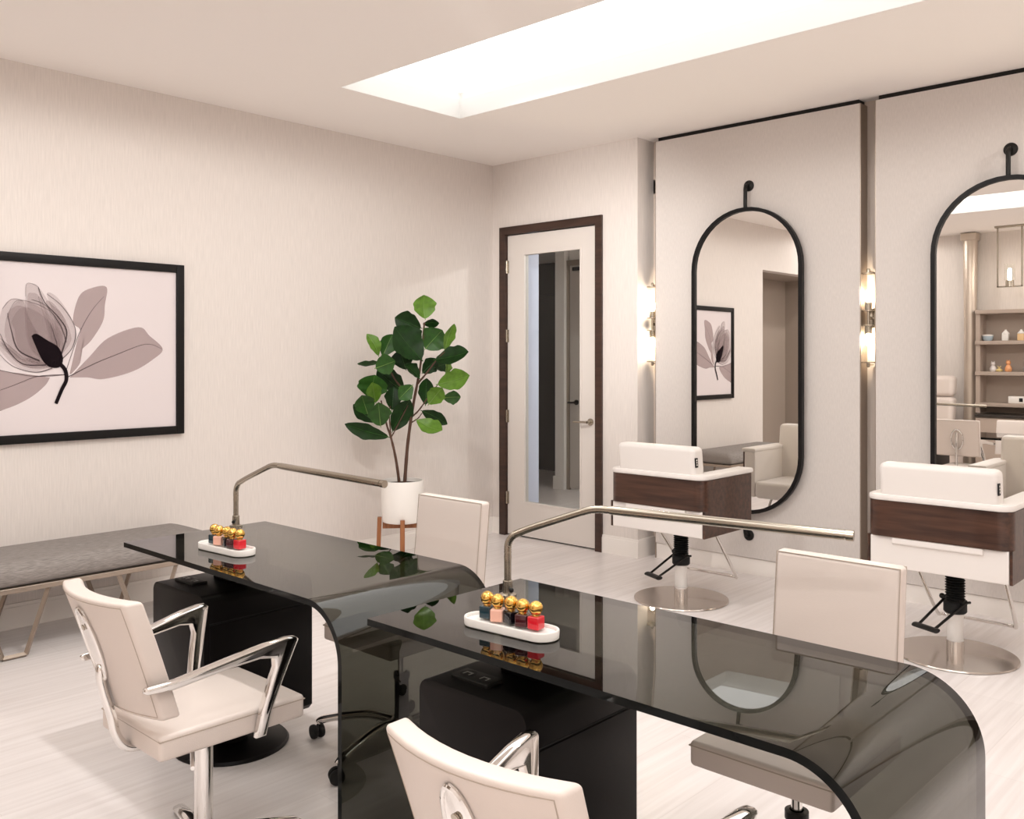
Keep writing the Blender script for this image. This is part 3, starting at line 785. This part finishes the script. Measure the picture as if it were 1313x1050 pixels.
for q, (loc, rz, _) in enumerate(TR):
    for i in range(5):
        u = (-.080, -.040, 0., .040, .079)[i]; v = (.004, -.003, .003, -.001, .002)[i]
        p = (loc[0]+u*math.cos(rz)-v*math.sin(rz), loc[1]+u*math.sin(rz)+v*math.cos(rz), loc[2]+.0155)
        lab = '%s nail polish with gold ball cap on the table tray %s' % (COLN[i], WHERE[q])
        r = math.radians((12, 28, -10, 20, 8)[i])
        if q == 0:
            b = bottle(i); b.location = p; b.rotation_euler.z = r; b['label'] = lab; bottles.append(b)
        else: dup(bottles[i], p, r, lab)

# ------------------------------------------------------------------ client chairs
def client_chair(loc, rotz, label):
    t = thing('client_chair', label, 'salon chair', loc, rotz, group='cream client chairs with chrome arms')
    def seatf(p):
        k = 1+.05*(p.y+.22)/.45
        dome = .010*max(0, 1-(p.x/.19)**2)*max(0, 1-(p.y/.24)**2) if p.z > .37 else 0
        return Vector((p.x*k, p.y, p.z+dome+.012*(p.y/.22)*0))
    st = MB().rbox(-.180, .180, -.225, .228, .333, .402, .012, 3, (6, 6, 1), seatf).build('seat', cream_m, t)
    a = MB(); pts = [seatf(Vector(p)) for p in ((-.1795, -.224, .389), (.1795, -.224, .389), (.1795, .227, .389), (-.1795, .227, .389))]
    a.tube(pts, .0022, 6, closed=True); a.build('piping', seam_m, st)
    SAG = .045
    def backf(p):
        h = p.z-.445
        return Vector((p.x*(1+.06*h/.33), p.y-.30*h-.10*h*h+SAG*(p.x/.19)**2, p.z))
    bk = MB().rbox(-.186, .186, -.262, -.206, .445, .782, .011, 3, (10, 1, 6), backf).build('backrest', cream_m, t)
    e = .012; n = 10
    loop = [(-.186+e+(.372-2*e)*i/n, -.2615, .782-e) for i in range(n+1)]+[(.186-e, -.2615, .782-e-(.337-2*e)*i/n) for i in range(1, n+1)]
    loop += [(.186-e-(.372-2*e)*i/n, -.2615, .445+e) for i in range(1, n+1)]+[(-.186+e, -.2615, .445+e+(.337-2*e)*i/n) for i in range(1, n)]
    MB().tube([backf(Vector(p)) for p in loop], .0017, 6, closed=True).build('piping', seam_m, bk)
    # chrome leaf plate, rim and spine on the back
    def onb(x, z, off=0.):
        q = backf(Vector((x, -.262, z))); return q+Vector((0, -off, 0))
    zc, hz, hx = .640, .105, .034
    def lens(k, n=12):
        return [(k*hx*math.sin(PI*i/n), zc+k*hz*math.cos(PI*i/n)) for i in range(n+1)]+[(-k*hx*math.sin(PI*i/n), zc-k*hz*math.cos(PI*i/n)*-1) for i in range(n-1, 0, -1)]
    lz = lens(1.)
    sp = MB()
    V = [onb(x, z, .003) for x, z in lz]+[onb(x*.9, zc+(z-zc)*.93, .007) for x, z in lz]; n = len(lz)
    F = [(k, (k+1) % n, n+(k+1) % n, n+k) for k in range(n)]+[tuple(range(n, 2*n))]
    sp.add(V, F); sp.tube([onb(x, z, .004) for x, z in lz], .006, 8, closed=True)
    S = smooth([onb(0, .585, .000), onb(0, .53, .014), Vector((0, -.275, .43)), Vector((0, -.262, .375)), Vector((0, -.235, .335)), Vector((0, -.19, .322)), Vector((0, -.05, .322))], 6)
    N = len(S)
    sp.tube(S, [min(.004+.004*i, .013) for i in range(N)], 12)
    bs = sp.build('back_spine', chrome, t, label='chrome leaf plate and spine')
    m = MB().lathe([(.008, 0), (.008, .004)], 14, fn=lambda p: onb(p.x, .69+p.y, .008+p.z)); m.build('screw', nickel, bs)
    out = [(-.278, .541), (-.27, .535), (-.2, .533), (-.05, .556), (.04, .565), (.083, .558), (.088, .53), (.074, .47), (.06, .40), (.052, .325), (.084, .325), (.094, .40), (.120, .49), (.146, .58), (.153, .603), (.143, .611), (.115, .613), (.05, .607), (-.04, .590), (-.2, .560), (-.27, .556), (-.278, .551)]
    for s in (-1, 1):
        def f(p, s=s):
            k = max(0, (p.y-.32)/.28)*max(0, (p.x+.30)/.45)
            return Vector((s*(.196+.060*k+p.z*(.66+.34*min(1, max(0, (p.x+.30)/.3)))), p.x, p.y))
        m = MB().prism(out, -.015, .015, .008, f)
        if s < 0: m.f = [g[::-1] for g in m.f]
        m.build('armrest', chrome, t, label='polished chrome loop arm', angle=50)
    MB().lathe([(.10, .318), (.10, .333)], 24).build('seat_plate', black_m, t)
    MB().tube([(.12, -.10, .325), (.235, -.16, .318)], .006, 8).build('lever', chrome, t)
    K = .9608
    def fit(o):
        o.data.transform(Matrix.Translation((0, 0, 1.42*(1-K))) @ Matrix.Scale(K, 4))
        for c in o.children: fit(c)
    for o in t.children: fit(o)
    p = MB().lathe([(.055, .04), (.045, .055), (.036, .06)], 28, capt=False); p.lathe([(.0265, .05), (.0265, .37)], 28); p.build('post', chrome, t)
    for k in range(4):
        A = math.radians(77+90*k); d = Vector((math.cos(A), math.sin(A), 0))
        MB().tube([d*.03+Vector((0, 0, .044)), d*.16+Vector((0, 0, .038)), d*.27+Vector((0, 0, .022)), d*.29+Vector((0, 0, .011))], [.028, .025, .019, .012], 12, flat=(.5, 1.)).build('leg', chrome, t, label='flat chrome star foot')
    return t
k1 = client_chair((2.7545, -4.039, 0), 0., 'cream client chair with chrome arms at the table nearer the bench')
dup(k1, (4.170, -4.065, 0), math.radians(1.5), 'cream client chair with chrome arms at the table nearest the camera')

# ------------------------------------------------------------------ technician chairs
def tech_chair(loc, rotz, label, lift=0., spin=0.):
    t = thing('technician_chair', label, 'swivel chair', loc, rotz, group='cream technician chairs on castors')
    z = lift
    st = MB().rbox(-.188, .188, -.21, .21, .388+z, .452+z, .012, 3, (4, 4, 1), lambda p: Vector((p.x, p.y, p.z+(.006*(1-(p.x/.19)**2)*(1-(p.y/.21)**2) if p.z > .42+z else 0)))).build('seat', cream_m, t)
    a = MB().tube([(-.1875, -.2095, .44+z), (.1875, -.2095, .44+z), (.1875, .2095, .44+z), (-.1875, .2095, .44+z)], .002, 6, closed=True); a.build('piping', seam_m, st)
    def bf(p): return Vector((p.x, p.y+.10*(p.z-z-.56), p.z))
    bk = MB().rbox(-.178, .178, .205, .252, .555+z, .868+z, .014, 4, (4, 1, 4), bf).build('backrest', cream_m, t)
    e = .004
    for y in (.2065, .2505):
        MB().tube([bf(Vector(p)) for p in ((-.178+e, y, .868-e+z), (.178-e, y, .868-e+z), (.178-e, y, .555+e+z), (-.178+e, y, .555+e+z))], .0018, 6, closed=True).build('piping', seam_m, bk)
    m = MB()
    L = [(.048*math.cos(2*PI*i/24), .70+z+.085*math.sin(2*PI*i/24)) for i in range(24)]
    m.tube([bf(Vector((x, .255, zz))) for x, zz in L], .005, 8, closed=True)
    S = smooth([bf(Vector((0, .256, .76+z))), bf(Vector((0, .275, .66+z))), Vector((0, .285, .54+z)), Vector((0, .275, .44+z)), Vector((0, .235, .385+z)), Vector((0, .17, .373+z)), Vector((0, .02, .373+z))], 6)
    m.tube(S, .011, 12)
    m.build('back_spine', chrome, t, label='chrome spine with oval ring')
    MB().rbox(-.10, .10, -.11, .11, .36+z, .389+z, .006, 2).build('seat_mechanism', black_m, t)
    p = MB().use(black_m).lathe([(.026, .075), (.026, .24+z), (.03, .242+z), (.03, .262+z), (.018, .264+z)], 24, capt=False).use(chrome).lathe([(.0145, .255+z), (.0145, .362+z)], 20)
    p.build('gas_lift', None, t, label='black and chrome gas lift')
    MB().lathe([(.035, .068), (.04, .075), (.04, .11), (.03, .118)], 24).build('hub', chrome, t)
    for k in range(5):
        A = math.radians(spin+72*k); d = Vector((math.cos(A), math.sin(A), 0)); e_ = Vector((-d.y, d.x, 0))
        lg = MB().tube(smooth([d*.03+Vector((0, 0, .098)), d*.12+Vector((0, 0, .112)), d*.24+Vector((0, 0, .092)), d*.315+Vector((0, 0, .072)), d*.33+Vector((0, 0, .062))], 4), [.016]*9+[.015]*4+[.013]*4, 12, flat=(1., 1.15)).build('leg', chrome, t, label='curved chrome star leg')
        c = d*.325
        w = MB()
        ax = (e_*.8+d*.6).normalized()
        for s in (-1, 1):
            cc = c+ax*(s*.014)+d*.012
            w.lathe([(.012, -.009), (.024, -.008), (.026, -.004), (.026, .004), (.024, .008), (.012, .009)], 20,
                    fn=lambda p, cc=cc, ax=ax: cc+Vector((0, 0, .0265))+ax*p.z+Vector((0, 0, 1))*p.y+ax.cross(Vector((0, 0, 1)))*p.x)
        w.tube([c+Vector((0, 0, .028)), c+Vector((0, 0, .068))], .006, 8)
        w.build('castor', rubber, lg, label='black twin-wheel castor')
    return t
tech_chair((2.625, -3.190, 0), 0., 'cream technician chair on castors beside the fig pot', .014, -80)
tech_chair((4.128, -3.150, 0), 0., 'cream technician chair behind the manicure table nearest the camera', 0., -40)

# ------------------------------------------------------------------ far side of the salon (seen in the mirrors)
def far_side():
    y = YB
    m = MB()
    c = thing('fluted_column', 'curved brushed metal column beside the display shelves', 'column', (1.585, y+.12, 0))
    MB().lathe([(.085, 0)]+[(.085-.014*math.sin(PI*i/10)+.0, .05+2.80*i/10) for i in range(11)]+[(.085, 2.87)], 28).build('shaft', column_m, c)
    MB().rbox(-.09, .09, -.09, .09, 2.87, 2.965, .01).build('capital', column_m, c)
    t = thing('display_shelf', 'taupe wall shelving with jars and figurines, seen in the second mirror', 'shelf unit', (2.65, y, 0))
    x0, x1 = -.96, .96
    MB().box(x0, x1, .0, .015, .74, 2.0).build('back_panel', shelf_m, t)
    for x in (x0, x1-.05): MB().box(x, x+.05, .015, .27, .74, 2.0).build('upright', shelf_m, t)
    for z in (1.95, 1.575, 1.20, .82): MB().rbox(x0, x1, .016, .30, z, z+.045, .003, 2).build('shelf', shelf_m, t)
    cb = thing('storage_counter', 'taupe base counter under the display shelves', 'cabinet', (2.65, y, 0))
    MB().box(x0+.05, x1-.05, .016, .45, .02, .70).build('carcass', shelf_m, cb)
    for i in range(4):
        w = (x1-x0-.1)/4; a = x0+.05+i*w
        MB().rbox(a+.005, a+w-.005, .45, .468, .04, .69, .003, 2).build('door', shelf_m, cb)
    MB().rbox(x0+.05, x1-.05, .016, .48, .70, .735, .004, 2).build('worktop', dark_b, cb, label='dark worktop')
    names = (('jar', 'blue', (.45, .55, .62)), ('jar', 'white', (.82, .80, .76)), ('jar', 'amber', (.80, .55, .30)), ('jar', 'ivory', (.78, .70, .58)), ('jar', 'green', (.45, .55, .42)), ('jar', 'rose', (.72, .45, .42)))
    def jar(x, zz, col, label, k):
        j = thing('cosmetic_jar', label, 'jar', (x, y+.17, zz), group='cosmetic jars on the display shelves')
        mm = pbr('jar_glaze', col, .3)
        if k == 0: MB().lathe([(.04, 0), (.055, .02), (.062, .055), (.058, .06)], 20).build('body', mm, j); MB().lathe([(.064, .06), (.064, .075), (.02, .08)], 20).build('lid', ceramic, j)
        else:
            MB().rbox(-.035, .035, -.035, .035, 0, .085, .006, 2).build('body', mm, j)
            MB().lathe([(.045, .085), (.042, .092), (.012, .125), (.012, .135)], 12).build('lid', ceramic, j)
    for i, (x, (_, cn, col)) in enumerate(zip((1.80, 2.0, 2.17, 2.34, 2.56, 2.78), names)):
        jar(x, 1.62, col, '%s lidded jar on the upper display shelf seen in the mirror' % cn, 0 if i == 0 else 1)
    figs = ((1.86, 'white', (.75, .70, .68), .12), (1.93, 'yellow', (.75, .58, .25), .06), (2.03, 'orange', (.78, .36, .16), .14), (2.23, 'black and white', (.30, .29, .29), .15), (2.37, 'grey', (.36, .35, .36), .15), (2.6, 'tan', (.55, .42, .30), .14))
    for x, cn, col, h in figs:
        g = thing('figurine', '%s figurine on the middle display shelf seen in the mirror' % cn, 'figurine', (x, y+.17, 1.245), group='small figurines on the display shelves')
        mm = pbr('figurine_glaze', col, .35)
        MB().lathe([(.030, 0), (.038, .01), (.040, h*.3), (.022, h*.58), (.018, h*.62)], 18).build('body', mm, g)
        m = MB().ball(h*.2, (0, 0, h*.78), 16); m.lathe([(.008, 0), (.001, .018)], 8, (-.014, 0, h*.93)).lathe([(.008, 0), (.001, .018)], 8, (.014, 0, h*.93)); m.build('head', mm, g)
    b = thing('tissue_box', 'white box with a dark slot on the lowest display shelf', 'box', (2.18, y+.16, .865))
    MB().rbox(-.14, .14, -.06, .06, 0, .085, .006).build('body', ceramic, b); MB().box(-.02, .02, .0601, .062, .02, .065).build('slot', rubber, b)
    # pendant
    p = thing('pendant_lamp', 'nickel pendant with a clear glass cylinder near the display shelves', 'pendant lamp', (2.13, -6.45, 2.25))
    m = MB().rbox(-.16, .16, -.03, .03, .700, .723, .004); m.build('ceiling_plate', nickel, p)
    for s in (-1, 1): MB().box(s*.13-.008, s*.13+.008, -.008, .008, .0, .70).build('rod', nickel, p)
    MB().box(-.138, .138, -.008, .008, -.005, .012).build('crossbar', nickel, p)
    MB().lathe([(.045, .0), (.045, .075)], 20).build('socket', nickel, p)
    MB().lathe([(.06, .075), (.06, .27), (.056, .27), (.056, .075)], 28, capb=False, capt=False).build('glass_shade', clear, p)
    MB().lathe([(.015, .075), (.02, .10), (.02, .20), (.008, .22)], 16).build('bulb', bulb2_m, p)
    # pedicure recliner
    r = thing('pedicure_chair', 'cream reclining pedicure chair against the far wall, seen in the mirror', 'recliner', (1.20, -6.25, 0))
    MB().rbox(-.30, .30, -.35, .45, .02, .32, .03).build('base', cream_m, r)
    MB().rbox(-.26, .26, -.30, .50, .32, .50, .05, 4).build('seat', cream_m, r)
    ln = lambda q: Vector((q.x, q.y-.22*(q.z-.45), q.z))
    MB().rbox(-.28, .28, -.36, -.18, .45, .93, .06, 4, (3, 1, 3), ln).build('backrest', cream_m, r)
    MB().rbox(-.27, .27, -.36, -.18, .935, 1.19, .06, 4, (3, 1, 2), ln).build('headrest', cream_m, r)
    for s in (-1, 1): MB().rbox(s*.33-.07, s*.33+.07, -.28, .38, .02, .64, .04, 4).build('arm', cream_m, r)
far_side()

# ------------------------------------------------------------------ added fill lights: unseen round ceiling lamps that brighten the walls and corridor
added_downlight((1.8, 1.2, 2.6), 'added round light in the corridor ceiling behind the glazed door', 60, group='added corridor fill lights')
for x, y_, p, lab in ((2.35, -3.1, 84, 'over the gap between the two manicure tables'), (3.9, -3.1, 36, 'over the manicure table nearest the camera'),
                      (5.5, -3.1, 12, 'beyond the nearest manicure table'), (5.6, -.62, 46, 'in front of the third mirror wall panel'),
                      (.48, -6.0, 45, 'at the end of the brown alcove'), (4.6, -6.0, 62, 'behind the camera near the cream wall'), (6.4, -6.0, 60, 'at the far right of the salon')):
    added_downlight((x, y_, H), 'added round ceiling light '+lab, p*.80)

def added_gimbal(loc, aim, power, size, label):  # spot added out of view to brighten the door wall
    t = thing('added_wall_washer', label, 'added_spotlight', loc, group='added wall-washing spots')
    MB().lathe([(.085, 0), (.085, -.004), (.06, -.006), (.06, -.001)], 28, capb=False, capt=False).build('trim_ring', white_p, t)
    d = (Vector(aim)-Vector(loc)).normalized(); q = d.to_track_quat('-Z', 'Y')
    o = MB().lathe([(.045, -.03), (.045, .02), (.04, .03)], 24, capb=False).build('lamp_can', white_p, t); o.rotation_euler = q.to_euler(); o.location = (0, 0, -.012)
    g = MB().lathe([(.001, -.026), (.044, -.026)], 24, capb=False, capt=False).build('lens', emission('added_spot_lens', (1., .97, .93), 1.5), o)
    ld = bpy.data.lights.new('spot', 'SPOT'); ld.energy = power; ld.color = (1., .972, .94); ld.spot_size = math.radians(size); ld.spot_blend = 1.; ld.shadow_soft_size = .05
    lo = bpy.data.objects.new('added_spot_lamp', ld); COL.objects.link(lo); lo.parent = t; lo.location = Vector((0, 0, -.012))+d*.05; lo.rotation_euler = q.to_euler()
added_gimbal((2.5, -3.0, H), (1.0, 0, 1.95), 200, 44, 'added ceiling spot turned to the glazed door')

# ------------------------------------------------------------------ world and colour
w = bpy.data.worlds.new('world'); sc.world = w; w.use_nodes = True
w.node_tree.nodes['Background'].inputs[0].default_value = (.05, .05, .05, 1); w.node_tree.nodes['Background'].inputs[1].default_value = .3
sc.view_settings.view_transform = 'Standard'; sc.view_settings.look = 'None'
sc.view_settings.gamma = 1.; sc.view_settings.use_curve_mapping = False; sc.view_settings.exposure = .58
cy = sc.cycles
cy.max_bounces = 12; cy.diffuse_bounces = 6; cy.glossy_bounces = 8; cy.transmission_bounces = 8; cy.transparent_max_bounces = 24
cy.caustics_reflective = False; cy.caustics_refractive = False; cy.sample_clamp_indirect = 6.
cy.use_denoising = True
try: cy.denoiser = 'OPENIMAGEDENOISE'
except Exception: pass
